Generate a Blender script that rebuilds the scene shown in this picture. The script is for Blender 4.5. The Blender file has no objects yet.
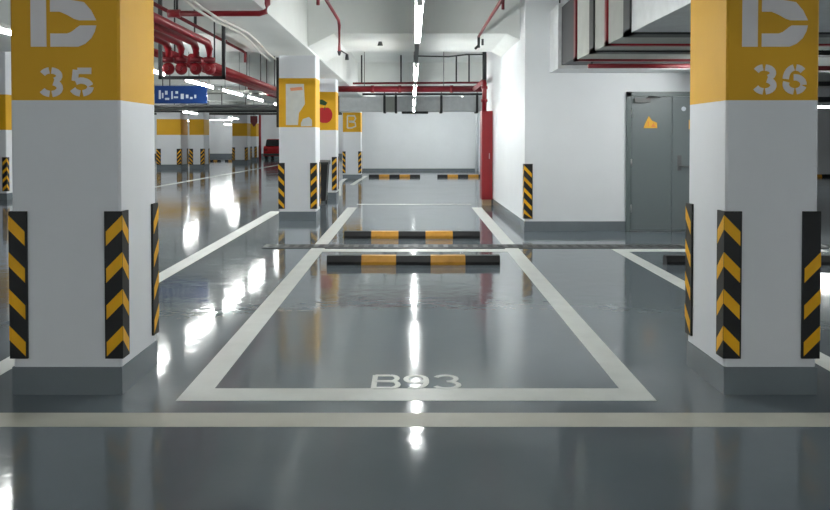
import bpy, math, random
from mathutils import Vector
C = bpy.context.scene
PI = math.pi
random.seed(7)

# ------------------------------------------------------------------ camera, world, exposure
F, CX, YH, CAMH, PITCH = 760.0, 412.0, 141.0, 1.38, math.radians(1.2)
CY = YH + F * math.tan(PITCH)
cd = bpy.data.cameras.new('camera')
cam = bpy.data.objects.new('camera', cd)
C.collection.objects.link(cam)
cam.location = (0, 0, CAMH)
cam.rotation_euler = (PI / 2 - PITCH, 0, 0)
cd.sensor_width = 36.0
cd.lens = F / 830 * 36
cd.shift_x = (415 - CX) / 830
cd.shift_y = -(255 - CY) / 830
cd.clip_end = 300
C.camera = cam
w = bpy.data.worlds.new('world'); C.world = w; w.use_nodes = True
w.node_tree.nodes['Background'].inputs[0].default_value = (0.75, 0.8, 0.85, 1)
w.node_tree.nodes['Background'].inputs[1].default_value = 0.3
C.view_settings.view_transform = 'Standard'
C.view_settings.look = 'None'
C.view_settings.gamma = 1.0
C.view_settings.exposure = 1.08
LAMP = 60.0          # emission strength of the fluorescent tubes

# ------------------------------------------------------------------ helpers
def ray(px, py):
    u = (px - CX) / F; v = -(py - CY) / F
    c, s = math.cos(PITCH), math.sin(PITCH)
    return Vector((u, c + v * s, -s + v * c))
def G(px, py, z=0.0):
    "point at height z seen at a pixel"
    d = ray(px, py); t = (z - CAMH) / d.z
    return Vector((d.x * t, d.y * t, z))
def lin(c):
    r = []
    for v in c:
        v /= 255.0
        r.append(v / 12.92 if v <= 0.04045 else ((v + 0.055) / 1.055) ** 2.4)
    return (r[0], r[1], r[2], 1)

def mat(name, col, rough=0.5, metal=0.0, var=0.0, vscale=3.0, bump=0.0, bscale=20.0, coat=0.0, rvar=0.0, stretch=None):
    m = bpy.data.materials.new(name); m.use_nodes = True
    nt = m.node_tree; n = nt.nodes; l = nt.links
    b = n['Principled BSDF']
    c = lin(col)
    b.inputs['Base Color'].default_value = c
    b.inputs['Roughness'].default_value = rough
    b.inputs['Metallic'].default_value = metal
    if coat: b.inputs['Coat Weight'].default_value = coat; b.inputs['Coat Roughness'].default_value = 0.08
    geo = n.new('ShaderNodeNewGeometry')
    src = geo.outputs['Position']
    if stretch:
        mp = n.new('ShaderNodeMapping'); mp.inputs['Scale'].default_value = stretch
        l.new(src, mp.inputs['Vector']); src = mp.outputs['Vector']
    if var or rvar:
        t = n.new('ShaderNodeTexNoise'); t.inputs['Scale'].default_value = vscale
        t.inputs['Detail'].default_value = 5; t.inputs['Roughness'].default_value = 0.6
        l.new(src, t.inputs['Vector'])
        if var:
            mr = n.new('ShaderNodeMapRange')
            mr.inputs['From Min'].default_value = 0.3; mr.inputs['From Max'].default_value = 0.7
            mr.inputs['To Min'].default_value = 1 - var; mr.inputs['To Max'].default_value = 1 + var
            l.new(t.outputs['Fac'], mr.inputs['Value'])
            mx = n.new('ShaderNodeVectorMath'); mx.operation = 'SCALE'
            mx.inputs[0].default_value = c[:3]
            l.new(mr.outputs['Result'], mx.inputs['Scale'])
            l.new(mx.outputs['Vector'], b.inputs['Base Color'])
        if rvar:
            mr = n.new('ShaderNodeMapRange')
            mr.inputs['From Min'].default_value = 0.3; mr.inputs['From Max'].default_value = 0.7
            mr.inputs['To Min'].default_value = max(0.02, rough - rvar); mr.inputs['To Max'].default_value = rough + rvar
            l.new(t.outputs['Fac'], mr.inputs['Value'])
            l.new(mr.outputs['Result'], b.inputs['Roughness'])
    if bump:
        t = n.new('ShaderNodeTexNoise'); t.inputs['Scale'].default_value = bscale; t.inputs['Detail'].default_value = 2
        l.new(src, t.inputs['Vector'])
        bp = n.new('ShaderNodeBump'); bp.inputs['Strength'].default_value = bump; bp.inputs['Distance'].default_value = 0.01
        l.new(t.outputs['Fac'], bp.inputs['Height'])
        l.new(bp.outputs['Normal'], b.inputs['Normal'])
    return m
def emis(name, col, s):
    m = bpy.data.materials.new(name); m.use_nodes = True
    b = m.node_tree.nodes['Principled BSDF']
    b.inputs['Base Color'].default_value = (0.9, 0.9, 0.9, 1)
    b.inputs['Emission Color'].default_value = col
    b.inputs['Emission Strength'].default_value = s
    return m

MAT = dict(
    floor=mat('grey epoxy floor', (98, 107, 113), 0.085, var=0.05, vscale=0.7, bump=0.13, bscale=6.0, rvar=0.03),
    white=mat('white wall paint', (226, 229, 232), 0.6, var=0.02, vscale=1.5),
    pillar=mat('white pillar paint', (222, 224, 228), 0.6, var=0.02, vscale=2),
    ceil=mat('ceiling paint', (226, 228, 225), 0.8, var=0.04, vscale=1.2),
    yellow=mat('amber pillar paint', (216, 162, 4), 0.65, var=0.03, vscale=3),
    stencil=mat('pale stencil paint', (222, 218, 220), 0.6, var=0.03, vscale=8),
    ghost=mat('patched grey paint', (206, 206, 200), 0.6, var=0.06, vscale=9),
    orange=mat('orange smudge', (228, 150, 110), 0.6),
    skirt=mat('grey skirting paint', (110, 118, 123), 0.25, var=0.05, vscale=3),
    line=mat('white line paint', (198, 201, 197), 0.4, var=0.07, vscale=5),
    line2=mat('worn white line paint', (182, 181, 170), 0.5, var=0.09, vscale=3),
    black=mat('black rubber', (17, 18, 21), 0.5, var=0.1, vscale=20),
    gyel=mat('yellow reflective stripe', (234, 172, 6), 0.45, var=0.05, vscale=10),
    gyelw=mat('worn yellow paint', (208, 148, 44), 0.5, var=0.12, vscale=9),
    red=mat('red pipe paint', (140, 20, 32), 0.35, var=0.06, vscale=5),
    dred=mat('dark red pipe paint', (118, 18, 30), 0.4),
    cabred=mat('red cabinet enamel', (142, 22, 30), 0.4),
    galv=mat('galvanised duct steel', (214, 217, 218), 0.42, metal=0.15, var=0.08, vscale=6),
    galvm=mat('matt duct wrap', (170, 172, 166), 0.6, metal=0.1, var=0.06, vscale=4),
    dark=mat('dark steel', (42, 44, 46), 0.5),
    rod=mat('grey steel rod', (96, 98, 98), 0.5, metal=0.3),
    door=mat('grey green door enamel', (102, 111, 113), 0.38, var=0.02, vscale=2),
    doorf=mat('door frame enamel', (92, 103, 103), 0.4),
    chrome=mat('brushed steel', (190, 192, 192), 0.3, metal=0.9),
    blue=mat('blue sign enamel', (24, 62, 128), 0.4),
    signw=mat('white sign film', (215, 222, 230), 0.4),
    sign_y=mat('yellow sign film', (226, 170, 34), 0.45),
    sign_o=mat('orange sign film', (220, 130, 50), 0.45),
    apple=mat('red apple paint', (178, 18, 24), 0.5),
    leaf=mat('dark green leaf paint', (26, 70, 30), 0.5),
    cable=mat('white cable sleeve', (214, 212, 204), 0.5),
    beige=mat('beige plaster plinth', (170, 140, 108), 0.7),
    glass=mat('dark car glass', (16, 18, 22), 0.08),
    carred=mat('red car lacquer', (176, 20, 30), 0.2, coat=0.6),
    tyre=mat('tyre rubber', (22, 22, 24), 0.8),
    tube=emis('lit fluorescent tube', (0.97, 1.0, 0.98, 1), LAMP),
    housing=mat('white lamp housing', (216, 218, 216), 0.5),
    tail=mat('tail light plastic', (120, 10, 14), 0.2),
)

MAT['floor'].node_tree.nodes['Principled BSDF'].inputs['Specular IOR Level'].default_value = 0.36
class MB:
    "collects faces for one mesh"
    def __init__(s): s.v = []; s.f = []; s.m = []; s.sm = []
    def face(s, pts, mi=0, sm=False):
        i = len(s.v); s.v += [tuple(p) for p in pts]; s.f.append(tuple(range(i, i + len(pts)))); s.m.append(mi); s.sm.append(sm)
    def box(s, a, b, mi=0):
        (x0, y0, z0), (x1, y1, z1) = a, b
        x0, x1 = min(x0, x1), max(x0, x1); y0, y1 = min(y0, y1), max(y0, y1); z0, z1 = min(z0, z1), max(z0, z1)
        i = len(s.v)
        s.v += [(x, y, z) for z in (z0, z1) for y in (y0, y1) for x in (x0, x1)]
        for f in ((0, 2, 3, 1), (4, 5, 7, 6), (0, 1, 5, 4), (2, 6, 7, 3), (0, 4, 6, 2), (1, 3, 7, 5)):
            s.f.append(tuple(i + k for k in f)); s.m.append(mi); s.sm.append(False)
        return s
    def prism(s, poly, d, mi=0):
        "poly: 3D points, d: extrusion vector"
        n = len(poly); d = Vector(d); i = len(s.v)
        s.v += [tuple(Vector(p)) for p in poly] + [tuple(Vector(p) + d) for p in poly]
        fs = [tuple(i + k for k in reversed(range(n))), tuple(i + n + k for k in range(n))]
        fs += [(i + k, i + (k + 1) % n, i + n + (k + 1) % n, i + n + k) for k in range(n)]
        for f in fs: s.f.append(f); s.m.append(mi); s.sm.append(False)
        return s
    def tube(s, pts, r, n=10, mi=0, caps=True):
        pts = [Vector(p) for p in pts]; rings = []
        for k, p in enumerate(pts):
            if k == 0: t = pts[1] - p
            elif k == len(pts) - 1: t = p - pts[k - 1]
            else: t = (pts[k + 1] - p).normalized() + (p - pts[k - 1]).normalized()
            t = t.normalized()
            up = Vector((0, 0, 1)) if abs(t.z) < 0.9 else Vector((1, 0, 0))
            a = t.cross(up).normalized(); b = a.cross(t)
            rr = r[k] if isinstance(r, (list, tuple)) else r
            i = len(s.v)
            s.v += [tuple(p + a * rr * math.cos(2 * PI * q / n) + b * rr * math.sin(2 * PI * q / n)) for q in range(n)]
            rings.append(i)
        for k in range(len(pts) - 1):
            i, j = rings[k], rings[k + 1]
            for q in range(n):
                s.f.append((i + q, j + q, j + (q + 1) % n, i + (q + 1) % n)); s.m.append(mi); s.sm.append(True)
        if caps:
            s.f.append(tuple(rings[0] + q for q in range(n))); s.m.append(mi); s.sm.append(False)
            s.f.append(tuple(rings[-1] + q for q in reversed(range(n)))); s.m.append(mi); s.sm.append(False)
        return s
    def ribbon(s, pts, wd, o, eu, ev, en, th=0.002, mi=0):
        "flat stroke in the plane o + u*eu + v*ev, thickness along en"
        P = [Vector((p[0], p[1])) for p in pts]; L = []; R = []
        for k, p in enumerate(P):
            if k == 0: t = P[1] - p
            elif k == len(P) - 1: t = p - P[k - 1]
            else: t = (P[k + 1] - p).normalized() + (p - P[k - 1]).normalized()
            t = t.normalized(); nn = Vector((-t.y, t.x)) * wd / 2
            L.append(p + nn); R.append(p - nn)
        f3 = lambda q: o + eu * q.x + ev * q.y
        for k in range(len(P) - 1):
            s.prism([f3(L[k]), f3(R[k]), f3(R[k + 1]), f3(L[k + 1])], en * th, mi)
        return s
    def build(s, name, mats, parent=None):
        me = bpy.data.meshes.new(name); me.from_pydata(s.v, [], s.f)
        if not isinstance(mats, (list, tuple)): mats = [mats]
        for m in mats: me.materials.append(MAT[m])
        for p, mi, sm in zip(me.polygons, s.m, s.sm): p.material_index = mi; p.use_smooth = sm
        me.validate(); me.update()
        o = bpy.data.objects.new(name, me); C.collection.objects.link(o)
        if parent is not None:
            o.parent = parent
            o.location = -Vector(parent.location) if parent.type == 'EMPTY' else (0, 0, 0)
        return o
def thing(name, loc, label, cat, group=None, kind=None):
    o = bpy.data.objects.new(name, None); C.collection.objects.link(o); o.location = loc
    o.empty_display_size = 0.1
    return tag(o, label, cat, group, kind)
def tag(o, label, cat, group=None, kind=None):
    o['label'] = label; o['category'] = cat
    if group: o['group'] = group
    if kind: o['kind'] = kind
    return o
def struct(name, mb, m, label=None, cat=None, parent=None):
    o = mb.build(name, m, parent)
    if parent is None: o['kind'] = 'structure'
    if label: o['label'] = label
    if cat: o['category'] = cat
    return o
def dup(root, offset, label=None, group=None):
    r = root.copy(); C.collection.objects.link(r); r.location = Vector(root.location) + Vector(offset)
    if label: r['label'] = label
    if group: r['group'] = group
    for ch in list(root.children):
        c = ch.copy(); C.collection.objects.link(c); c.parent = r
        for g in list(ch.children):
            d = g.copy(); C.collection.objects.link(d); d.parent = c
    return r
EX, EY, EZ = Vector((1, 0, 0)), Vector((0, 1, 0)), Vector((0, 0, 1))
def arc(cx, cy, rx, ry, a0, a1, n=9):
    return [(cx + rx * math.cos(math.radians(a0 + (a1 - a0) * k / (n - 1))), cy + ry * math.sin(math.radians(a0 + (a1 - a0) * k / (n - 1)))) for k in range(n)]

# ------------------------------------------------------------------ the room
CEIL = 3.8
X0, X1, Y0, Y1 = -34.0, 24.0, -7.0, 62.0
floor = struct('floor', MB().box((X0, Y0, -0.1), (X1, Y1, 0)), 'floor', 'glossy grey epoxy floor of the car park', 'floor')
struct('ceiling', MB().box((X0, Y0, CEIL), (X1, Y1, CEIL + 0.2)), 'ceil', 'grey concrete ceiling slab of the car park', 'ceiling')
struct('wall_left', MB().box((X0 - .2, Y0, 0), (X0, Y1, CEIL)), 'white', 'long white side wall of the far hall', 'wall')
struct('wall_rear', MB().box((X0, Y0 - .2, 0), (X1, Y0, CEIL)), 'white', 'white wall behind the driving lane', 'wall')
struct('wall_hall_end', MB().box((X0, Y1, 0), (-3.2, Y1 + .2, CEIL)), 'white', 'distant white end wall behind the far yellow pillars', 'wall')
struct('wall_far', MB().box((-3.0, 34.8, 0), (3.03, 35.0, CEIL)), 'white', 'plain white wall closing the bay aisle below the duct', 'wall')
struct('wall_aisle_side', MB().box((-3.2, 34.8, 0), (-3.0, 62, CEIL)), 'white', 'white return wall running back beside the aisle end', 'wall')
struct('wall_niche_side', MB().box((3.03, 17.6, 0), (3.23, 34.8, CEIL)), 'white', 'white side wall behind the red fire cabinet', 'wall')
# service room block with the grey doors
BX, BY = 1.725, 11.62
struct('wall_block', MB().box((BX, BY, 0), (5.8, 17.6, CEIL)), 'white', 'white service room walls with a grey double door', 'wall')
struct('wall_right_far', MB().box((5.8, 31, 0), (X1, 31.2, CEIL)), 'white', 'white wall seen past pillar 36', 'wall')
struct('wall_right', MB().box((X1, Y0, 0), (X1 + .2, 31, CEIL)), 'white', 'white outer side wall past pillar 36', 'wall')
sk = MB()
sk.box((BX - .006, BY, 0), (BX, 17.6, .15)); sk.box((BX - .006, BY - .006, 0), (3.27, BY, .15)); sk.box((4.99, BY - .006, 0), (5.8, BY, .15))
struct('baseboard_block', sk, 'skirt', 'grey painted skirting round the service room', 'baseboard')
struct('baseboard_far', MB().box((-3.0, 34.79, 0), (3.03, 34.8, .12)), 'skirt', 'dark grey skirting of the aisle end wall', 'baseboard')
struct('baseboard_hall_end', MB().box((X0, Y1 - .01, 0), (-3.2, Y1, .35)), 'skirt', 'dark skirting of the distant end wall', 'baseboard')
struct('trim_1', MB().tube([(2.93, 34.6, 0), (2.93, 34.6, CEIL)], .06), 'white', 'white drain pipe in the corner beside the aisle end wall', 'pipe')

# beams under the slab
struct('ceiling_beam_long', MB().box((-2.4, Y0, 2.86), (-1.67, 34.8, CEIL)), 'ceil', 'long concrete beam over the numbered pillar row', 'beam')
bm = MB()
bm.prism([(-1.67, 12.2, 2.89), (-1.25, 12.2, 3.1), (1.52, 12.2, 3.1), (1.725, 12.2, 3.0), (1.725, 12.2, CEIL), (-1.67, 12.2, CEIL)], (0, 2.5, 0))
struct('ceiling_beam_haunched', bm, 'ceil', 'wide haunched cross beam above the near wheel stops', 'beam')
struct('ceiling_beam_hall', MB().box((X0, 12.2, 3.1), (-2.4, 14.7, CEIL)), 'ceil', 'wide cross beam over the hall beside the second pillar', 'beam')
struct('ceiling_beam_pipe', MB().box((-1.67, 23.5, 3.1), (3.03, 24.2, CEIL)), 'ceil', 'cross beam behind the hanger rods over the aisle', 'beam')
for k, yy in enumerate((23.5, 33.0, 42.5, 50.5)):
    struct('ceiling_beam', MB().box((X0, yy, 3.13), (-2.4, yy + .7, CEIL)), 'ceil',
           ('first', 'second', 'third', 'fourth')[k] + ' narrow cross beam across the hall past the second pillar', 'beam')

# ------------------------------------------------------------------ floor markings (paint of the floor)
LZ = [0.0005]
def quadline(name, poly, m='line', label=None):
    LZ[0] += .0001
    o = MB().prism([(x, y, 0.0005) for x, y in poly], (0, 0, LZ[0])).build(name, m, floor)
    if label: o['label'] = label
    return o
def hline(xa, xb, y0, y1, m='line', label=None): return quadline('floor_line', [(xa, y0), (xb, y0), (xb, y1), (xa, y1)], m, label)
hline(-9.5, 9.5, 3.64, 3.83, 'line2', 'worn white lane edge line')
g = lambda x, y: tuple(G(x, y))[:2]
zn0, zn1 = 4.01, 4.21
quadline('bay_line', [(-1.255, zn0), (-1.10, zn1), g(357, 207.5), g(347.5, 207.5)], label='left side line of the bay')
quadline('bay_line', [(1.30, zn0), g(481.5, 207.5), g(471.5, 207.5), (1.155, zn1)], label='right side line of the bay')
quadline('bay_line', [(-1.255, zn0), (1.30, zn0), (1.155, zn1), (-1.10, zn1)], label='front line of the bay')
hline(-1.23, 1.34, 9.44, 9.68, label='thin white line beside the drain')
hline(-1.2, 1.28, 16.45, 16.62, label='faint line closing the rear bay')
# neighbouring bays
quadline('bay_line', [(-2.56, 4.04), (-2.42, 4.04), (-2.56, 14.9), (-2.78, 14.9)], label='side line of the bay beyond pillar 35')
hline(-5.1, -2.42, 4.04, 4.26, label='front line of the bay beyond pillar 35')
quadline('bay_line', [(2.50, 4.04), (2.66, 4.04), (2.70, 9.68), (2.54, 9.68)], label='side line of the bay beside pillar 36')
hline(2.56, 5.2, 9.44, 9.68, label='line along the drain beside the double door')
hline(2.6, 5.2, 4.04, 4.26, label='front line of the bay beside pillar 36')
quadline('bay_line', [(-7.8, 20), (-7.6, 20), (-7.6, 46), (-7.8, 46)], label='long line in the far hall')
quadline('bay_line', [(-13.2, 22), (-13.0, 22), (-13.0, 46), (-13.2, 46)], label='outer long line in the far hall')
# curved kerb line round the fourth pillar
pts = [g(*p) for p in ((338.5, 196), (338.5, 188), (340, 183), (344, 179.5), (350, 177), (358, 176))]
o = MB().ribbon(pts, .14, Vector((0, 0, .0005)), EX, EY, EZ, .003).build('kerb_line', 'line', floor); o['label'] = 'curved white line round the fourth pillar'
pts = [g(*p) for p in ((352, 185), (358, 181), (366, 176))]
MB().ribbon(pts, .14, Vector((0, 0, .0005)), EX, EY, EZ, .003).build('kerb_line', 'line', floor)
# bay code B93
def floor_char(x0, x1, y0, y1, strokes, wd, nm):
    m = MB()
    for i, st in enumerate(strokes):
        m.ribbon([(x0 + (x1 - x0) * u, y0 + (y1 - y0) * v) for u, v in st], wd, Vector((0, 0, .0006)), EX, EY, EZ, .002 + .0005 * i)
    return m.build(nm, 'line', floor)
ya, yb = G(0, 389.5).y + .01, G(0, 375.5).y
sc_ = 171.0
fx = lambda px: (px - 412) / sc_
floor_char(fx(374), fx(399), ya, yb, [[(.05, 0), (.05, 1)], [(.05, .97), (.65, .97)] , arc(.65, .75, .28, .22, 90, -90), [(.65, .53), (.05, .53)], arc(.68, .27, .3, .25, 90, -90), [(.68, .03), (.05, .03)]], .03, 'bay_letter')
floor_char(fx(404), fx(428), ya, yb, [arc(.5, .7, .42, .27, 0, 360, 17), arc(.45, .55, .48, .52, 20, -120, 10)], .03, 'bay_numeral')
floor_char(fx(434), fx(459), ya, yb, [arc(.45, .74, .42, .24, 155, -85, 12), arc(.45, .27, .48, .25, 85, -155, 12)], .03, 'bay_numeral')

# ------------------------------------------------------------------ pillars
def guard(parent, cx, cy, sx, sy, z0=.2, z1=1.0, a=.085, n=4, skip_top=0, label=None, wings=(1, 1)):
    "L profile on the corner (cx,cy); sx, sy point outwards from the pillar"
    t = .012; m = MB()
    poly = [(cx + sx * t, cy + sy * t), (cx - sx * a, cy + sy * t), (cx - sx * a, cy), (cx, cy), (cx, cy - sy * a), (cx + sx * t, cy - sy * a)]
    if sx * sy > 0: poly.reverse()
    m.prism([(x, y, z0) for x, y in poly], (0, 0, z1 - z0))
    p = (z1 - z0) / n; th = p * .39; drop = a * 1.05; e = .0015
    for k in range(skip_top, n):
        top = z1 - .02 - k * p
        # wing on the y face
        yy = cy + sy * (t + e)
        q = [(cx + sx * t, yy, top), (cx - sx * a * .89, yy, top - drop), (cx - sx * a * .89, yy, top - drop - th), (cx + sx * t, yy, top - th)]
        m.face([(x, y, max(z, z0 + .004)) for x, y, z in q], 1)
        xx = cx + sx * (t + e)
        q = [(xx, cy + sy * t, top), (xx, cy - sy * a * .89, top - drop), (xx, cy - sy * a * .89, top - drop - th), (xx, cy + sy * t, top - th)]
        m.face([(x, y, max(z, z0 + .004)) for x, y, z in q], 1)
    o = m.build('corner_guard', ['black', 'gyel'], parent)
    if label: o['label'] = label
    return o
def pillar(xa, xb, ya, yb, label, zy0=1.60, zy1=2.47, top=2.86, corners=((-1, -1), (1, -1), (1, 1), (-1, 1)), ga=.085, gz=(.2, 1.0), skirt=.152, group=None):
    t = thing('pillar', ((xa + xb) / 2, (ya + yb) / 2, 0), label, 'pillar', group, 'thing')
    m = MB(); s = skirt
    r = .012
    ring = [(xa + r, ya), (xb - r, ya), (xb, ya + r), (xb, yb - r), (xb - r, yb), (xa + r, yb), (xa, yb - r), (xa, ya + r)]
    lv = [(0, 0), (zy0, 0), (zy1, 1), (top, 0)]
    for k in range(3):
        z0, z1 = lv[k][0], lv[k + 1][0]; mi = lv[k + 1][1]
        for q in range(8):
            (ax, ay), (bx, by) = ring[q], ring[(q + 1) % 8]
            m.face([(ax, ay, z0), (bx, by, z0), (bx, by, z1), (ax, ay, z1)], mi)
    m.face([(x, y, top) for x, y in ring], 0)
    m.build('shaft', ['pillar', 'yellow'], t)
    e = .004
    MB().box((xa - e, ya - e, 0), (xb + e, yb + e, s)).build('skirting', 'skirt', t)
    for sx, sy in corners:
        guard(t, xa if sx < 0 else xb, ya if sy < 0 else yb, sx, sy, gz[0], gz[1], ga)
    return t

# stencil characters on the front face
def stencil(parent, nm, x0, x1, z0, z1, y, strokes, wd):
    m = MB()
    for i, st in enumerate(strokes):
        m.ribbon([(x0 + (x1 - x0) * u, z0 + (z1 - z0) * v) for u, v in st], wd, Vector((0, y, 0)), EX, EZ, -EY, .0012 + .0006 * i)
    return m.build(nm, 'stencil', parent)
D3 = [arc(.48, .74, .36, .22, 158, 100, 5), arc(.48, .745, .36, .21, 84, -62, 9), arc(.48, .27, .38, .235, 72, -82, 9), arc(.48, .28, .38, .24, -98, -158, 5)]
D5 = [[(.30, .94), (.88, .94)], [(.24, .98), (.19, .55)], arc(.46, .31, .38, .25, 128, 12, 8), arc(.46, .31, .38, .25, 0, -80, 7), arc(.46, .31, .38, .25, -98, -160, 5)]
D6 = [arc(.5, .72, .36, .24, 25, 82, 5), arc(.52, .5, .40, .46, 100, 178, 7), arc(.5, .31, .36, .27, 98, -4, 8), arc(.5, .31, .36, .27, -14, -80, 6), arc(.5, .31, .38, .27, -98, -200, 8)]
def stencil_B(parent, x0, zb, y, s=1 / 183.7):
    "x0 left of stem, zb bottom; px scaled strokes"
    m = MB()
    def poly(pts):
        m.prism([(x0 + px * s, y, zb + pz * s) for px, pz in pts], (0, -.0015, 0))
    poly([(0, 0), (15.5, 0), (15.5, 92), (0, 92)])
    for base, flip in ((0, 1), (92, -1)):
        q = lambda pts: [(px, base + flip * pz) for px, pz in pts]
        O = [(19.4, 0), (47, 0), (54, 3), (60, 8.5), (63.5, 15), (65, 21)]
        I = [(19.4, 13), (36, 13), (40, 14.5), (43.5, 17), (46.5, 19.5), (49, 21)]
        for k in range(5): poly(q([O[k], O[k + 1], I[k + 1], I[k]]))
        I = [(19.4, 34.5), (29, 34.5), (36, 31.5), (43, 27.5), (48, 26)]
        O = [(19.4, 46), (40, 46), (53, 44), (60, 36), (65, 26)]
        for k in range(4): poly(q([I[k], I[k + 1], O[k + 1], O[k]]))
    return m.build('stencil_letter', 'stencil', parent)

S = 185.0
P35 = pillar(-2.168, -1.578, 4.108, 4.67, 'near white pillar stencilled B 35, standing on the hall side of the bay', top=2.86)
zt = lambda py: CAMH + (141 - py) / S
stencil_B(P35, (32 - 412) / S, zt(47), 4.1075)
stencil(P35, 'stencil_numeral', (40 - 412) / S, (64 - 412) / S, zt(95), zt(69.5), 4.1075, D3, .034)
stencil(P35, 'stencil_numeral', (71 - 412) / S, (95 - 412) / S, zt(95), zt(69.5), 4.1075, D5, .034)
P36 = pillar(1.698, 2.198, 4.108, 4.66, 'near white pillar stencilled B 36, standing in front of the grey double door', top=CEIL, corners=((-1, -1), (1, 1), (-1, 1)))
guard(P36, 2.198, 4.108, 1, -1, skip_top=1, label='corner guard with its top chevron worn away')
stencil_B(P36, (741 - 412) / S, zt(47), 4.1075)
stencil(P36, 'stencil_numeral', (752 - 412) / S, (776 - 412) / S, zt(92.5), zt(66.5), 4.1075, D3, .034)
stencil(P36, 'stencil_numeral', (782 - 412) / S, (806 - 412) / S, zt(92.5), zt(66.5), 4.1075, D6, .034)
P2 = pillar(-2.31, -1.67, 13.2, 13.78, 'white pillar with a patched and faded stencil, behind pillar 35', zy0=1.62, zy1=2.47, ga=.1)
s2 = 57.6; f2 = lambda px, py: ((px - 412) / s2, 13.1985, CAMH + (141 - py) / s2)
m = MB()
for q in (((286, 84), (304, 84), (304.5, 96), (286, 96)), ((286, 96), (304.5, 96), (305, 104), (286, 106)), ((286, 106), (305, 104), (299, 113), (286, 115)), ((286, 115), (299, 113), (298, 125), (286, 125)),
          ((303, 119), (309, 117), (312, 120), (312, 126.3)), ((303, 119), (312, 126.3), (301, 126.3), (301, 123))):
    m.prism([f2(*p) for p in q], (0, -.0015, 0))
m.build('patched_paint', 'ghost', P2)
MB().prism([(x, y - .002, z) for x, y, z in (f2(290, 88), f2(302, 87), f2(303, 90), f2(291, 91))], (0, -.001, 0)).build('orange_smudge', 'orange', P2)
P3 = pillar(-2.45, -1.81, 18.1, 18.7, 'white pillar with a red apple painted on its yellow band', zy0=1.64, zy1=2.55, ga=.1)
m = MB(); ax, az = -2.08, 2.0
out = []
for k in range(28):
    a = 2 * PI * k / 28; r = .185 * (1 - .18 * math.exp(-((a - PI / 2) / .3) ** 2) - .06 * math.exp(-((a - 3 * PI / 2) / .25) ** 2))
    out.append((ax + r * math.cos(a) * 1.02, 18.0985, az + r * math.sin(a) * 1.08))
for k in range(28): m.prism([(ax, 18.0985, az), out[k], out[(k + 1) % 28]], (0, -.0015, 0))
m.build('painted_apple', 'apple', P3)
m = MB()
m.prism([(ax - .2, 18.098, az + .36), (ax - .13, 18.098, az + .26), (ax + .02, 18.098, az + .22), (ax + .07, 18.098, az + .29), (ax - .05, 18.098, az + .37)], (0, -.0015, 0))
m.ribbon([(ax, az + .12), (ax + .01, az + .2)], .02, Vector((0, 18.098, 0)), EX, EZ, -EY, .0015)
m.build('painted_leaf', 'leaf', P3)
P4 = pillar(-2.53, -1.87, 27.8, 28.4, 'white pillar with pale worn lettering, below the grey duct', zy0=1.71, zy1=2.42, ga=.1)
m = MB()
for st in ([(-2.36, 1.86), (-2.36, 2.3)], [(-2.36, 2.3), (-2.1, 2.3), (-2.06, 2.2), (-2.12, 2.1), (-2.3, 2.1)], [(-2.3, 2.08), (-2.08, 2.05), (-2.06, 1.92), (-2.2, 1.86), (-2.36, 1.86)]):
    m.ribbon(st, .05, Vector((0, 27.7985, 0)), EX, EZ, -EY, .0015)
m.build('worn_letter', 'ghost', P4)
pillar(-10.15, -9.50, 17.8, 18.4, 'white and yellow pillar half hidden behind pillar 35', zy0=1.64, ga=.1, top=CEIL)
pillar((157 - 412) / 20.3, (181 - 412) / 20.3, 37.4, 38.6, 'wide far pillar closest to pillar 35', zy0=1.68, zy1=2.46, ga=.2, top=CEIL - .012, skirt=.22)
pillar((188.5 - 412) / 20.3, (203 - 412) / 20.3, 37.6, 38.6, 'far pillar second from pillar 35, beside a white wall gap', zy0=1.68, zy1=2.46, ga=.18, top=CEIL - .012, skirt=.22)
pillar((232 - 412) / 16.7, (247 - 412) / 16.7, 45.6, 46.5, 'far pillar standing past the gap of bare white wall', zy0=1.68, zy1=2.45, ga=.16, top=CEIL - .012, skirt=.25)
pillar((249.8 - 412) / 14.5, (256.5 - 412) / 14.5, 52.4, 53.2, 'farthest yellow-topped pillar beside the thin red riser', zy0=1.7, zy1=2.6, ga=.15, top=CEIL, skirt=.25)
pillar(6.9, 7.5, 25.0, 25.6, 'pillar in the hall past pillar 36', top=CEIL, ga=.1)

# guard on the corner of the service room wall
gd = thing('corner_guard', (BX, BY, 0), 'striped corner guard on the white service room wall', 'corner guard')
o = guard(gd, BX, BY, -1, -1, .19, 1.03, .12, 5); o.name = 'rubber_strip'
o2 = None

# ------------------------------------------------------------------ wheel stops
def wheel_stop(xc, yc, L, label, group, segs=5, first=0, mats=('black', 'gyelw')):
    t = thing('wheel_stop', (xc, yc, 0), label, 'wheel stop', group)
    w_, h_ = .075, .1
    prof = [(-w_, 0), (w_, 0), (w_, .035), (w_ * .62, h_), (-w_ * .62, h_), (-w_, .035)]
    m = MB(); n = len(prof)
    for k in range(segs + 1):
        m.v += [(xc - L / 2 + L * k / segs, yc + a, b) for a, b in prof]
    for k in range(segs):
        for q in range(n):
            m.f.append((k * n + q, (k + 1) * n + q, (k + 1) * n + (q + 1) % n, k * n + (q + 1) % n)); m.m.append((k + first) % 2); m.sm.append(False)
    m.f.append(tuple(range(n))); m.m.append(first % 2); m.sm.append(False)
    m.f.append(tuple(segs * n + q for q in reversed(range(n)))); m.m.append((segs - 1 + first) % 2); m.sm.append(False)
    m.build('rubber_block', list(mats), t)
    for u in (.08, .5, .92):
        MB().tube([(xc - L / 2 + L * u, yc, h_ - .002), (xc - L / 2 + L * u, yc, h_ + .004)], .018, 8).build('bolt', 'rod', t)
    return t
s1 = (265.5 - 141) / CAMH
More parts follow.
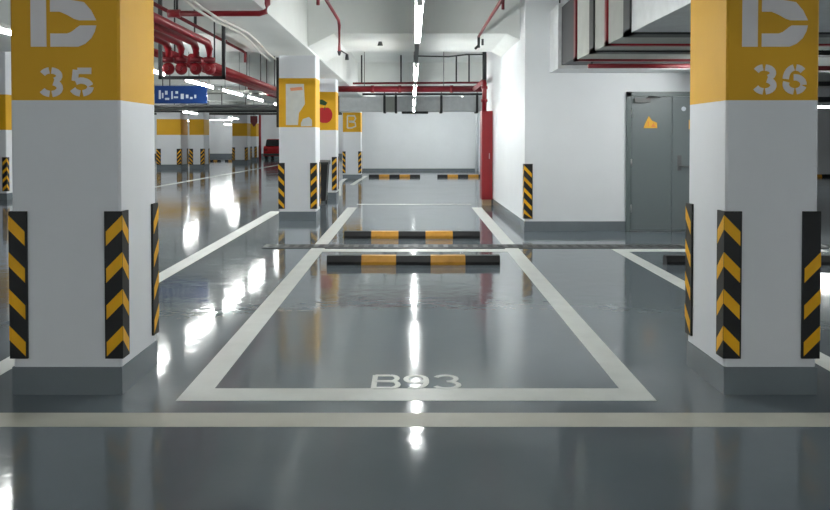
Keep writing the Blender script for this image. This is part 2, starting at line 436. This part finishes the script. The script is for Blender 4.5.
wheel_stop(.015, F / s1 + .075, 1.93, 'black and yellow wheel stop nearer the B93 bay code', 'wheel stops by the drain')
s1b = (239 - 141) / CAMH
wheel_stop(.0, F / s1b + .075, 1.92, 'black and yellow wheel stop just behind the drain grate', 'wheel stops by the drain')
wheel_stop(3.80, F / s1 + .075, 1.93, 'wheel stop partly hidden behind pillar 36', 'wheel stops by the drain')
s4 = 26.2
wheel_stop((394.5 - 412) / s4, F / s4, 1.96, 'far wheel stop by the aisle end wall, on the pillar side', 'wheel stops at the aisle end wall')
wheel_stop((463 - 412) / s4, F / s4, 1.96, 'far wheel stop by the aisle end wall, on the red cabinet side', 'wheel stops at the aisle end wall')
for k, (px, py) in enumerate(((184, 164), (212, 161.5), (234, 161.5), (826, 177))):
    s_ = (py - 141) / CAMH
    wheel_stop((px - 412) / s_, F / s_, 1.8 if k == 3 else 1.2, ('small wheel stop seen between the two nearest far pillars', 'distant wheel stop by the hall end wall, nearer pillar 35', 'distant wheel stop by the hall end wall, nearer the red car',
               'distant wheel stop seen past pillar 36')[k], 'distant wheel stops', first=0)

# ------------------------------------------------------------------ drain grate
dr = thing('drain_grate', (1.8, 9.9, 0), 'long dark slotted drain grate crossing the bay behind the wheel stop', 'drain grate')
MB().box((-1.93, 9.76, .0005), (5.6, 10.06, .003)).build('channel', 'dark', dr)
m = MB(); x = -1.93
while x < 5.6:
    m.box((x, 9.79, .003), (x + .06, 10.03, .009)); x += .13
m.box((-1.93, 9.755, .003), (5.6, 9.78, .009)); m.box((-1.93, 10.04, .003), (5.6, 10.065, .009)); m.box((-1.93, 9.9, .003), (5.6, 9.915, .009))
m.build('bars', 'rod', dr)

# ------------------------------------------------------------------ double door
dz = BY
dr_ = bpy.data.objects.new('door_1', None); C.collection.objects.link(dr_); dr_.location = (4.1, dz, 0)
dr_['kind'] = 'structure'; dr_['label'] = 'grey steel double door in the service room wall'; dr_['category'] = 'door'
m = MB()
m.box((3.27, dz - .03, 0), (3.34, dz, 2.13)); m.box((4.92, dz - .03, 0), (4.99, dz, 2.13)); m.box((3.27, dz - .03, 2.06), (4.99, dz, 2.13))
m.build('door_frame', 'doorf', dr_)
for nm, xa, xb in (('a', 3.345, 3.965), ('b', 3.972, 4.915)):
    lf = MB().box((xa, dz - .022, .012), (xb, dz - .002, 2.055))
    if nm == 'b':
        pass
    lf = lf.build('door_leaf', 'door', dr_)
    if nm == 'a':
        for zz in (.35, 1.05, 1.8):
            MB().tube([(3.345, dz - .03, zz - .06), (3.345, dz - .03, zz + .06)], .012).build('hinge', 'chrome', lf)
        m = MB().box((3.38, dz - .075, 1.965), (3.62, dz - .022, 2.03)); m.tube([(3.55, dz - .07, 2.035), (3.74, dz - .12, 2.04), (3.60, dz - .03, 2.06)], .01)
        m.build('door_closer', 'rod', lf)
    else:
        m = MB().box((4.05, dz - .03, .93), (4.11, dz - .022, 1.16)); m.tube([(4.08, dz - .03, 1.0), (4.08, dz - .075, 1.0), (4.22, dz - .075, .985)], .012)
        m.tube([(4.08, dz - .022, 1.12), (4.08, dz - .045, 1.12)], .02)
        m.build('door_handle', 'rod', lf)
        m = MB(); m.tube([(4.14, dz - .023, 1.87), (4.14, dz - .028, 1.87)], .035, 16); m.build('round_badge', 'signw', lf)
ws = thing('warning_sign', (3.63, dz - .025, 1.65), 'yellow triangular warning sign stuck on the narrow door leaf', 'sign')
m = MB(); y_ = dz - .0235
m.prism([(3.53, y_, 1.575), (3.74, y_, 1.575), (3.735, y_, 1.66), (3.66, y_, 1.69), (3.61, y_, 1.76), (3.56, y_, 1.66)], (0, -.002, 0))
m.build('sign_plate', 'sign_y', ws)
m = MB(); m.prism([(3.64, y_ - .002, 1.59), (3.72, y_ - .002, 1.59), (3.68, y_ - .002, 1.66)], (0, -.001, 0)); m.box((3.595, y_ - .003, 1.6), (3.61, y_ - .002, 1.68)); m.build('sign_symbol', 'sign_o', ws)
ws = thing('warning_sign', (4.28, dz - .025, 1.62), 'yellow sign on the door leaf with the handle, beside pillar 36', 'sign')
MB().box((4.22, dz - .026, 1.56), (4.40, dz - .0225, 1.70)).build('sign_plate', 'sign_y', ws)

# ------------------------------------------------------------------ red cabinet with riser, beside the block
fc = thing('fire_cabinet', (1.58, 16.35, 0), 'tall narrow red metal cabinet standing against the white wall', 'cabinet')
MB().box((1.49, 16.2, .13), (BX - .008, 16.62, 2.02)).build('body', 'cabred', fc)
m = MB(); m.box((1.505, 16.19, .16), (1.66, 16.2, 1.99)); m.build('door', 'cabred', fc)
m = MB(); m.box((1.64, 16.18, 1.0), (1.655, 16.19, 1.12)); m.build('handle', 'chrome', fc.children[-1])
MB().box((1.52, 16.25, 0), (1.70, 16.58, .13)).build('plinth', 'beige', fc)
t = thing('riser_pipe', (1.56, 16.4, 2.02), 'red riser pipe going up from the red cabinet to the black hanger', 'pipe')
m = MB(); m.tube([(1.56, 16.4, 2.02), (1.56, 16.4, 2.62), (1.56, 16.47, 2.69), (1.56, 19.1, 2.69)], .05, 12); m.tube([(1.56, 16.4, 2.22), (1.56, 16.4, 2.28)], .07, 12); m.tube([(1.56, 16.4, 2.5), (1.56, 16.4, 2.56)], .07, 12)
m.build('pipe_run', 'red', t)
MB().tube([(1.56, 16.4, 2.70), (1.56, 16.4, CEIL)], .045, 8).build('black_riser', 'dark', t)

# ------------------------------------------------------------------ pipes over the aisle
def rods(t, pts, z0, r=.012, m='dark', name='hanger_rod'):
    for x, y in pts: MB().tube([(x, y, z0), (x, y, z1_)], r, 6).build(name, m, t)
z1_ = CEIL
t = thing('sprinkler_main', (0, 19.2, 2.69), 'thick red pipe crossing the aisle above the grey duct', 'pipe')
m = MB(); m.tube([(-3.3, 19.2, 2.69), (1.9, 19.2, 2.69)], .078, 14)
m.build('pipe_run', 'dred', t)
for x in (-1.0, -.31, 1.0): MB().tube([(x - .04, 19.2, 2.69), (x + .04, 19.2, 2.69)], .095, 14).build('coupling', 'dred', t)
rods(t, [(-1.2, 19.2), (.8, 19.2)], 2.76, .01, 'rod')
t = thing('thin_pipe', (0, 21.5, 3.02), 'thin brown pipe just above the thick red pipe, hung on black rods', 'pipe')
MB().tube([(-2.7, 21.5, 3.0), (2.1, 21.5, 3.03)], .03, 8).build('pipe_run', 'dred', t)
rods(t, [(-1.42, 21.5), (-.31, 21.5), (1.25, 21.5), (1.61, 21.5)], 3.03, .024)
t = thing('bracket_channel', (0, 24.9, 2.93), 'black steel channel along the top of the grey duct', 'rail')
MB().box((-4, 25.6, 2.92), (2.95, 25.68, 2.99)).build('channel', 'dark', t)
rods(t, [(-3.5, 25.64), (2.5, 25.64)], 2.98, .014)
du = thing('duct', (-.5, 26.2, 2.37), 'long grey galvanised air duct crossing above the aisle end wall', 'duct')
MB().box((-4.0, 26, 2.39), (2.95, 26.55, 2.90)).build('duct_body', 'galv', du)
m = MB(); m.box((-.93, 25.985, 2.38), (-.56, 26.56, 2.905)); m.build('flexible_collar', 'galvm', du)
for x in (-2.52, -.94, -.55, 1.0, 2.22):
    m = MB(); m.box((x - .04, 25.93, 2.34), (x + .04, 25.97, 2.98)); m.box((x - .04, 25.93, 2.34), (x + .04, 26.6, 2.385)); m.tube([(x, 25.95, 2.98), (x, 25.95, CEIL)], .015, 6); m.build('hanger_frame', 'dark', du)
MB().box((-.35, 25.9, 2.31), (.55, 26.1, 2.385)).build('grille', 'dark', du)

# sprinkler branch pipes either side of the lamp row
t = thing('sprinkler_branch', (-1.02, 8, 3.05), 'red branch pipe ending in a drop beside the second pillar', 'pipe')
m = MB(); m.tube([(-1.02, 6.5, 3.06), (-1.02, 10.6, 3.06), (-1.02, 10.7, 3.0), (-1.02, 10.7, 2.64)], .022, 8); m.tube([(-1.12, 9.1, 3.75), (-1.12, 9.1, 3.0)], .022, 8); m.build('pipe_run', 'dred', t)
MB().tube([(-1.02, 10.7, 2.64), (-1.02, 10.7, 2.58)], [.03, .012], 8).build('sprinkler_head', 'dark', t)
rods(t, [(-1.02, 9.0)], 3.07)
m = MB(); m.tube([(-.93, 10.9, 2.62), (-.93, 10.9, 2.54)], [.02, .028], 8); m.tube([(-1.02, 10.7, 2.66), (-.93, 10.9, 2.62)], .01, 6); m.build('sprinkler_head', 'dark', t)
t = thing('sprinkler_branch', (1.05, 8, 3.03), 'red branch pipe near the white service room wall', 'pipe')
m = MB(); m.tube([(1.06, 6.5, 3.05), (1.06, 11.0, 3.05), (1.06, 12.1, 3.04)], .022, 8); m.tube([(1.12, 9.4, 3.75), (1.12, 9.4, 3.0)], .02, 8); m.build('pipe_run', 'dred', t)
m = MB(); m.tube([(1.06, 12.1, 3.05), (1.06, 12.1, 2.86)], .022, 8); m.tube([(1.12, 12.1, 3.0), (1.12, 12.1, 2.9)], .02, 8); m.tube([(1.06, 12.1, 2.9), (1.0, 12.1, 2.84)], .02, 8); m.build('sprinkler_head', 'dark', t)
rods(t, [(1.04, 9.0)], 3.07)
t = MB().tube([(.1, 20.8, 3.70), (1.0, 20.8, 3.68), (1.5, 20.8, 3.74), (2.0, 20.8, 3.74)], .02, 6).build('conduit', 'dark')
tag(t, 'black cable conduit fixed under the ceiling slab behind the haunched beam', 'conduit')
t = MB().tube([(.1, 12.17, 3.655), (1.7, 12.17, 3.655)], .014, 6).build('conduit', 'dark')
tag(t, 'thin dark conduit high on the near face of the haunched beam', 'conduit')
t = MB().tube([(-.55, 13.2, 3.03), (-.55, 13.2, 3.1)], [.05, .03], 10).build('smoke_detector', 'rod')
tag(t, 'small round detector under the haunched cross beam', 'detector')

# ------------------------------------------------------------------ tube lights
def tube_light(x, y0, y1, z, label, group, axis='y', hz=CEIL):
    if axis == 'y': c = (x, (y0 + y1) / 2, z); ln = (y1 - y0) / 2; d = EY
    else: c = ((y0 + y1) / 2, x, z); ln = (y1 - y0) / 2; d = EX
    t = thing('tube_light', c, label, 'light', group)
    c = Vector(c); n = EX if axis == 'y' else EY
    m = MB(); p = c - d * ln
    pr = [p - n * .028 + EZ * .03, p + n * .028 + EZ * .03, p + n * .02 + EZ * .075, p - n * .02 + EZ * .075]
    m.prism(pr, d * 2 * ln); m.build('housing', 'housing', t)
    m = MB(); m.tube([c - d * (ln - .03), c + d * (ln - .03)], .021, 10); m.build('tube', 'tube', t)
    for e in (-1, 1): MB().box(tuple(c + d * e * (ln - .015) - Vector((.02, .02, .028))), tuple(c + d * e * (ln - .015) + Vector((.02, .02, .035)))).build('lamp_holder', 'housing', t)
    for e in (-.7, .7):
        q = c + d * e * ln; MB().tube([q + EZ * .07, (q.x, q.y, hz)], .006, 5).build('hanger_rod', 'rod', t)
    return t
row = 'tube lights over the middle bay'
words_ = ['nearest tube light', 'second tube light', 'third tube light', 'fourth tube light', 'fifth tube light']
for k, (a, b) in enumerate(((4.9, 6.85), (9.1, 11.2), (12.6, 14.9), (16.8, 19.0), (21.0, 23.2))):
    tube_light(.05, a, b, 2.28, words_[k] + ' of the row hanging over the middle bay', row, hz=CEIL)
t = thing('lighting_trunking', (.06, 9, 2.46), 'slim grey trunking linking the tube lights over the middle bay', 'trunking')
for a, b in ((6.87, 9.08), (11.22, 12.58), (14.92, 16.78), (19.02, 20.98)): MB().box((.03, a, 2.31), (.07, b, 2.35)).build('trunking_section', 'rod', t)
MB().tube([(.05, 9, 2.34), (.05, 9, CEIL)], .006, 5).build('hanger_rod', 'rod', t)
num = ['first', 'second', 'third', 'fourth', 'fifth', 'sixth', 'seventh', 'eighth']
for r_, (x, ys) in enumerate(((-4.55, (8.0, 11.8, 15.2, 18.2, 21.0, 25.0)), (-9.65, (25, 32, 40)), (-8.0, (49.5,)), (-13.6, (25.5, 34, 44, 55)))):
    for k, y in enumerate(ys):
        hz = 3.1 if 12.2 < y + .35 and y + 1.8 < 14.8 + 1 and y > 11 and y < 14 else CEIL
        tube_light(x, y, y + 2.2, 2.6, num[k] + ' tube light along the ' + ('hall row nearest the numbered pillars', 'middle hall row', 'short row before the red car', 'hall row farthest from the pillars')[r_],
                   'tube lights in the hall', hz=3.1 if 12.2 < y + .33 < 14.7 else CEIL)
tube_light(4.2, 8.8, 10.9, 2.30, 'tube light under the big duct beside pillar 36', 'tube lights past pillar 36', hz=2.4)
tube_light(20.0, 9.6, 11.6, 2.27, 'tube light hanging across the hall past pillar 36', 'tube lights past pillar 36', axis='x')
tube_light(10.5, 22.5, 24.5, 2.6, 'tube light deep in the hall past pillar 36', 'tube lights past pillar 36')
tube_light(7.5, 6.0, 8.0, 2.6, 'tube light over the bay past pillar 36', 'tube lights past pillar 36')
tube_light(.05, 27.2, 29.4, 2.92, 'added tube light hidden just past the grey duct at the aisle end', 'added tube lights at the aisle end')  # this and the next aisle end lamps are added to brighten the wall
tube_light(.05, 31.2, 33.4, 2.92, 'last added tube light before the aisle end wall', 'added tube lights at the aisle end')
tube_light(-1.9, 29.6, 31.8, 3.1, 'added tube light near the aisle end wall on the pillar side', 'added tube lights at the aisle end')
tube_light(2.0, 29.6, 31.8, 3.1, 'added tube light near the aisle end wall on the cabinet side', 'added tube lights at the aisle end')
for k, x in enumerate((-22, -14.5, -7)):  # lamps added to whiten the distant end wall
    tube_light(58.8, x - 1.1, x + 1.1, 3.0, num[k] + ' added tube light along the distant end wall, counted from the outer wall', 'added tube lights at the distant end wall', axis='x')
lane = ('far on the hall side', 'toward pillar 35', 'in line with the bay', 'toward pillar 36', 'far past pillar 36')
for k, x in enumerate((-9.0, -4.5, -.3, 4.0, 8.5)):  # fill lamps added behind the camera so the pillar fronts are lit
    if k != 2: tube_light(x, -2.2, 0.0, 3.3, 'unseen fill tube light over the driving lane, ' + lane[k], 'unseen fill lights over the driving lane')
    if k in (1, 3): tube_light(x, -6.2, -4.0, 3.3, 'unseen fill tube light behind the driving lane, ' + lane[k], 'unseen fill lights behind the driving lane')

# ------------------------------------------------------------------ big duct beside pillar 36
DX, DZ, DZ1, DX1 = 2.10, 2.42, 3.35, 4.7
t = thing('large_duct', (3.3, 9, DZ), 'large sectioned metal air duct under the ceiling beside pillar 36', 'duct')
def sect(a, b, m, nm='duct_section', dx=0.0):
    o = MB().box((DX + dx, a, DZ + dx), (DX1 - dx, b, DZ1 - dx)).build(nm, m, t); return o
sect(10.95, BY, 'galv'); o = sect(9.85, 10.95, 'dark', 'flexible_connector', .05); sect(8.95, 9.68, 'galvm'); sect(8.25, 8.75, 'galvm'); sect(7.5, 8.15, 'galvm', dx=.0)
sect(4.9, 7.3, 'galv', dx=.0)
def fr(y, w_, m, th=.035, ext=.02):
    q = MB(); a, b = y - w_ / 2, y + w_ / 2
    q.box((DX - ext, a, DZ - ext), (DX + th, b, DZ1 + ext)); q.box((DX1 - th, a, DZ - ext), (DX1 + ext, b, DZ1 + ext))
    q.box((DX - ext, a, DZ - ext), (DX1 + ext, b, DZ + th)); q.box((DX - ext, a, DZ1 - th), (DX1 + ext, b, DZ1 + ext))
    return q.build('flange_frame', m, t)
fr(9.76, .10, 'dred'); fr(8.85, .20, 'dark'); fr(8.2, .08, 'red'); fr(7.4, .22, 'dark')
for y in (8.85, 7.4, 10.9):
    for x in (DX, DX1 - .03): MB().tube([(x + .01, y, DZ1), (x + .01, y, CEIL)], .012, 6).build('hanger_rod', 'dark', t)
t = thing('duct_pipe', (3.4, 10.3, 2.36), 'dark red pipe tucked under the large duct', 'pipe')
MB().tube([(2.3, 9.95, 2.36), (3.95, 9.95, 2.36)], .03, 8).build('pipe_run', 'dred', t)
MB().tube([(2.35, 9.95, 2.36), (2.35, 9.95, 2.42)], .012, 6).build('hanger_rod', 'dark', t)
# trays past pillar 36
for k, z in enumerate((2.1, 2.38, 2.66, 2.94)):
    t = thing('cable_tray', (8.0, 14, z), ('lowest', 'second lowest', 'second highest', 'highest')[k] + ' dark cable tray stacked past pillar 36', 'cable tray', 'cable trays past pillar 36')
    m = MB(); m.box((5.85, 13.8, z), (12, 14.2, z + .015)); m.box((5.85, 13.8, z), (12, 13.82, z + .08)); m.build('tray', 'dark' if k != 2 else 'dred', t)
    for x in (6.2, 9, 11.5): MB().tube([(x, 14.0, z + .01), (x, 14.0, z + .275 if k < 3 else CEIL)], .015, 6).build('hanger_rod', 'dark', t)

# ------------------------------------------------------------------ clutter under the hall ceiling
t = thing('cross_pipe', (-2.2, 8.5, 2.8), 'red cross pipe passing under the long beam and turning up', 'pipe')
m = MB(); m.tube([(-2.72, 8.5, 2.80), (-1.70, 8.5, 2.80), (-1.63, 8.5, 2.82), (-1.61, 8.5, 2.90), (-1.61, 8.5, CEIL)], .032, 10); m.build('pipe_run', 'red', t)
MB().tube([(-2.72, 8.5, 2.80), (-2.58, 8.5, 2.80)], .045, 10).build('coupling', 'red', t)
MB().tube([(-2.62, 8.5, 2.83), (-2.62, 8.5, CEIL)], .014, 6).build('hanger_rod', 'dark', t)
t = thing('long_thin_pipe', (-3.18, 8, 3.08), 'long thin dark red pipe running beneath the hall ceiling', 'pipe')
m = MB(); m.tube([(-3.18, 4.8, 3.07), (-3.18, 14.2, 3.07), (-3.12, 14.25, 3.03), (-3.12, 14.25, 2.85)], .026, 8); m.build('pipe_run', 'dred', t)
rods(t, [(-3.18, 11.2)], 3.08, .02, 'dark'); rods(t, [(-3.18, 9.0)], 3.08, .014, 'dark')
z1_ = 3.1
rods(t, [(-3.18, 13.0)], 3.07, .03, 'dred'); z1_ = CEIL
# sprinkler mains with red valves
names4 = ['outermost', 'second outermost', 'second innermost', 'innermost']
px4 = (169, 182, 196.5, 210)
for k in range(4):
    x = -3.12 + k * .17 - .12; z = 2.70 - .03 * (k % 2)
    y = 9.7; s_ = F / y
    vx = (px4[k] - 412) / s_
    t = thing('alarm_valve_pipe', (vx, y, 2.3), names4[k] + ' of four red mains with a round red valve', 'pipe', 'red mains with round valves')
    m = MB(); m.tube([(vx, 5.0, 2.62), (vx, 9.6, 2.62), (vx, 9.7, 2.55), (vx, 9.7, 2.38)], .045, 12)
    m.build('pipe_run', 'red', t)
    vb = MB(); rr = [.01, .048, .072, .08, .072, .048, .01]; vb.tube([(vx, y + d, 2.30) for d in (-.075, -.06, -.035, 0, .035, .06, .075)], rr, 16)
    vb.build('valve_body', 'red', t)
    m = MB(); m.tube([(vx, y - .10, 2.30), (vx, y - .07, 2.30)], .03, 10); m.build('valve_cap', 'red', t)
    m = MB(); m.tube([(vx, y, 2.38), (vx, y, 2.44)], .072, 12); m.build('flange', 'dred', t)
t = thing('trapeze_hanger', (-2.85, 9.8, 2.2), 'black steel trapeze frame round the four round red valves', 'bracket')
m = MB(); m.box((-3.28, 9.85, 2.18), (-2.42, 9.9, 2.22)); 
for x in (-3.26, -2.44): m.box((x - .02, 9.85, 2.18), (x + .02, 9.9, CEIL))
m.build('frame', 'dark', t)
for k, (dx, z) in enumerate(((-.15, 2.73), (.1, 2.68), (.35, 2.63))):
    o = thing('long_main', (-3.4 + dx * 1.2, 16, z - .12), 'x', 'pipe'); MB().tube([(-3.4 + dx * 1.2, 10.3, z - .12), (-3.4 + dx * 1.2, 23.3, z - .12)], .055, 10).build('pipe_run', 'red', o)
    for yy in (11.5, 16.5, 21.5): MB().tube([(-3.4 + dx * 1.2, yy, z - .07), (-3.4 + dx * 1.2, yy, CEIL)], .012, 6).build('hanger_rod', 'dark', o)
    tag(o, ('upper', 'middle', 'lower')[k] + ' red main continuing into the hall past the valves', 'pipe', 'red mains into the hall')
# white cables
for k in range(2):
    pp = []
    for (px, py, d) in ((186, -3, 8.5), (200, 9, 9), (217, 20, 9.7), (232, 27, 10.3), (246, 34, 11), (257, 44, 12), (266, 54, 12.8), (274, 61, 13.4)):
        d *= .85 + .13 * (d - 8.5) / 4.9; s_ = F / d; pp.append(((px + k * 6 - 4 - 412) / s_, d, CAMH + (141 - py + (1 if k else 0)) / s_))
    o = MB().tube(pp, .016, 7).build('white_cable', 'cable')
    tag(o, ('outer', 'inner')[k] + ' of two sagging white cables beside the long beam', 'cable', 'sagging white cables')
t = MB().box((-2.37, 13.3, 1.62), (-2.33, 13.36, 2.84)).build('vertical_conduit', 'dark')
tag(t, 'dark conduit strip running up the hall side of the second pillar', 'conduit')
# blue sign
y = 20.0; s_ = F / y
bs = thing('hanging_sign', ((182 - 412) / s_, y, 2.4), 'blue hanging direction sign with white marks', 'sign')
a, b = (155 - 412) / s_, (207 - 412) / s_; z0, z1 = CAMH + (141 - 103.5) / s_, CAMH + (141 - 86) / s_
MB().box((a, y, z0), (b, y + .06, z1)).build('sign_panel', 'blue', bs)
m = MB()
for u, v, du_, dv in ((.08, .25, .04, .5), (.14, .3, .03, .3), (.2, .2, .08, .12), (.2, .5, .05, .22), (.32, .25, .03, .45), (.37, .3, .08, .1), (.4, .55, .05, .15), (.5, .25, .06, .3), (.6, .3, .05, .2), (.68, .25, .05, .12), (.76, .3, .04, .2)):
    m.box((a + (b - a) * u, y - .003, z0 + (z1 - z0) * v), (a + (b - a) * (u + du_), y, z0 + (z1 - z0) * (v + dv)))
m.build('white_marks', 'signw', bs)
for u in (.15, .85): MB().tube([(a + (b - a) * u, y + .03, z1), (a + (b - a) * u, y + .03, CEIL)], .012, 6).build('hanger_rod', 'dark', bs)
# trays, small pipes and fixtures in the hall
for k, (z, y, m_) in enumerate(((2.75, 22, 'galvm'), (2.62, 28, 'rod'), (2.68, 32, 'galvm'), (2.78, 37, 'dark'), (2.9, 44, 'dark'))):
    t = thing('cable_tray', (-9, y, z), ('pale cable tray crossing the hall just past the blue sign', 'slim grey cable tray beyond the blue sign', 'pale cable tray halfway down the hall', 'dark cable tray above the nearest far pillars', 'dark cable tray above the farthest pillars')[k], 'cable tray', 'cable trays across the hall')
    q = MB(); q.box((-22, y, z), (-3.1, y + .3, z + .02)); q.box((-22, y, z), (-3.1, y + .02, z + .1)); q.build('tray', m_, t)
    for x in (-18, -14, -10, -7, -4.2): MB().tube([(x, y + .01, z + .1), (x, y + .01, CEIL)], .015, 6).build('hanger_rod', 'dark', t)
for k, x in enumerate((-3.3, -3.9, -5.2, -6.2)):
    o = MB().tube([(x, 24.3, 3.06), (x, 51.8, 3.06)], .05, 8).build('hall_pipe', ('red', 'galv', 'dred', 'galv')[k])
    tag(o, ('red pipe along the hall ceiling closest to the pillar row', 'silver pipe along the hall ceiling beside a red one', 'dark red pipe along the hall ceiling', 'silver pipe along the hall ceiling farthest from the pillars')[k], 'pipe', 'pipes along the hall ceiling')
y = 40.0; s_ = F / y
t = thing('small_red_sign', ((254 - 412) / s_, y, 2.0), 'small dark red shield-shaped sign hanging in the hall', 'sign')
a = (250.5 - 412) / s_; b = (257.5 - 412) / s_; z0 = CAMH + (141 - 127) / s_; z1 = CAMH + (141 - 116) / s_
MB().prism([(a, y, z1), (a, y, z0 + .25), ((a + b) / 2, y, z0), (b, y, z0 + .25), (b, y, z1)], (0, .04, 0)).build('sign_panel', 'dred', t)
MB().tube([((a + b) / 2, y + .02, z1), ((a + b) / 2, y + .02, CEIL)], .015, 6).build('hanger_rod', 'dark', t)
o = MB().tube([((260 - 412) / 14.2, 53.5, 0), ((260 - 412) / 14.2, 53.5, CEIL)], .09, 10).build('riser_pipe', 'red')
tag(o, 'thin red riser pipe beside the farthest yellow-topped pillar', 'pipe')

# ------------------------------------------------------------------ black bin
t = thing('litter_bin', (-2.08, 17.0, 0), 'black wheeled bin standing between the second pillar and the apple pillar', 'bin')
bx0, bx1, by0, by1 = -2.30, -1.87, 16.8, 17.25
m = MB(); i0 = [(bx0 + .05, by0 + .05, .05), (bx1 - .05, by0 + .05, .05), (bx1 - .05, by1 - .05, .05), (bx0 + .05, by1 - .05, .05)]
i1 = [(bx0, by0, .86), (bx1, by0, .86), (bx1, by1, .86), (bx0, by1, .86)]
m.face(i0[::-1]); m.face(i1)
for k in range(4): m.face([i0[k], i0[(k + 1) % 4], i1[(k + 1) % 4], i1[k]])
m.build('body', 'black', t)
MB().prism([(bx0 - .02, by0 - .03, .86), (bx0 - .02, by1 + .02, .86), (bx0 - .02, by1 + .02, .95), (bx0 - .02, by0 - .03, .91)], (bx1 - bx0 + .04, 0, 0)).build('lid', 'dark', t)
for x in (bx0 + .04, bx1 - .08): MB().tube([(x, by1 - .08, .08), (x + .04, by1 - .08, .08)], .08, 14).build('wheel', 'tyre', t)

# ------------------------------------------------------------------ red car
t = thing('car', (-10.2, 58, 0), 'small red car parked at the distant end of the hall', 'car')
m = MB(); cx = -10.2; y0 = 56.5
prof = [(0, .25), (0, .85), (.25, 1.0), (3.0, 1.0), (4.0, .82), (4.1, .3)]
m.prism([(cx - .85, y0 + a, b) for a, b in prof], (1.7, 0, 0)); m.build('body', 'carred', t)
m = MB(); pr = [(.15, 1.0), (.55, 1.48), (2.2, 1.48), (3.0, 1.0)]
m.prism([(cx - .72, y0 + a, b) for a, b in pr], (1.44, 0, 0)); m.build('windows', 'glass', t)
MB().box((cx - .66, y0 + .55, 1.48), (cx + .66, y0 + 2.2, 1.52)).build('roof', 'carred', t)
for x in (cx - .86, cx + .66):
    for y in (.75, 3.2): MB().tube([(x, y0 + y, .3), (x + .2, y0 + y, .3)], .3, 16).build('wheel', 'tyre', t)
for x in (cx - .8, cx + .55): MB().box((x, y0 - .02, .65), (x + .25, y0 + .01, .8)).build('tail_light', 'tail', t)
MB().box((cx - .8, y0 - .05, .28), (cx + .8, y0 + .03, .45)).build('bumper', 'dark', t)
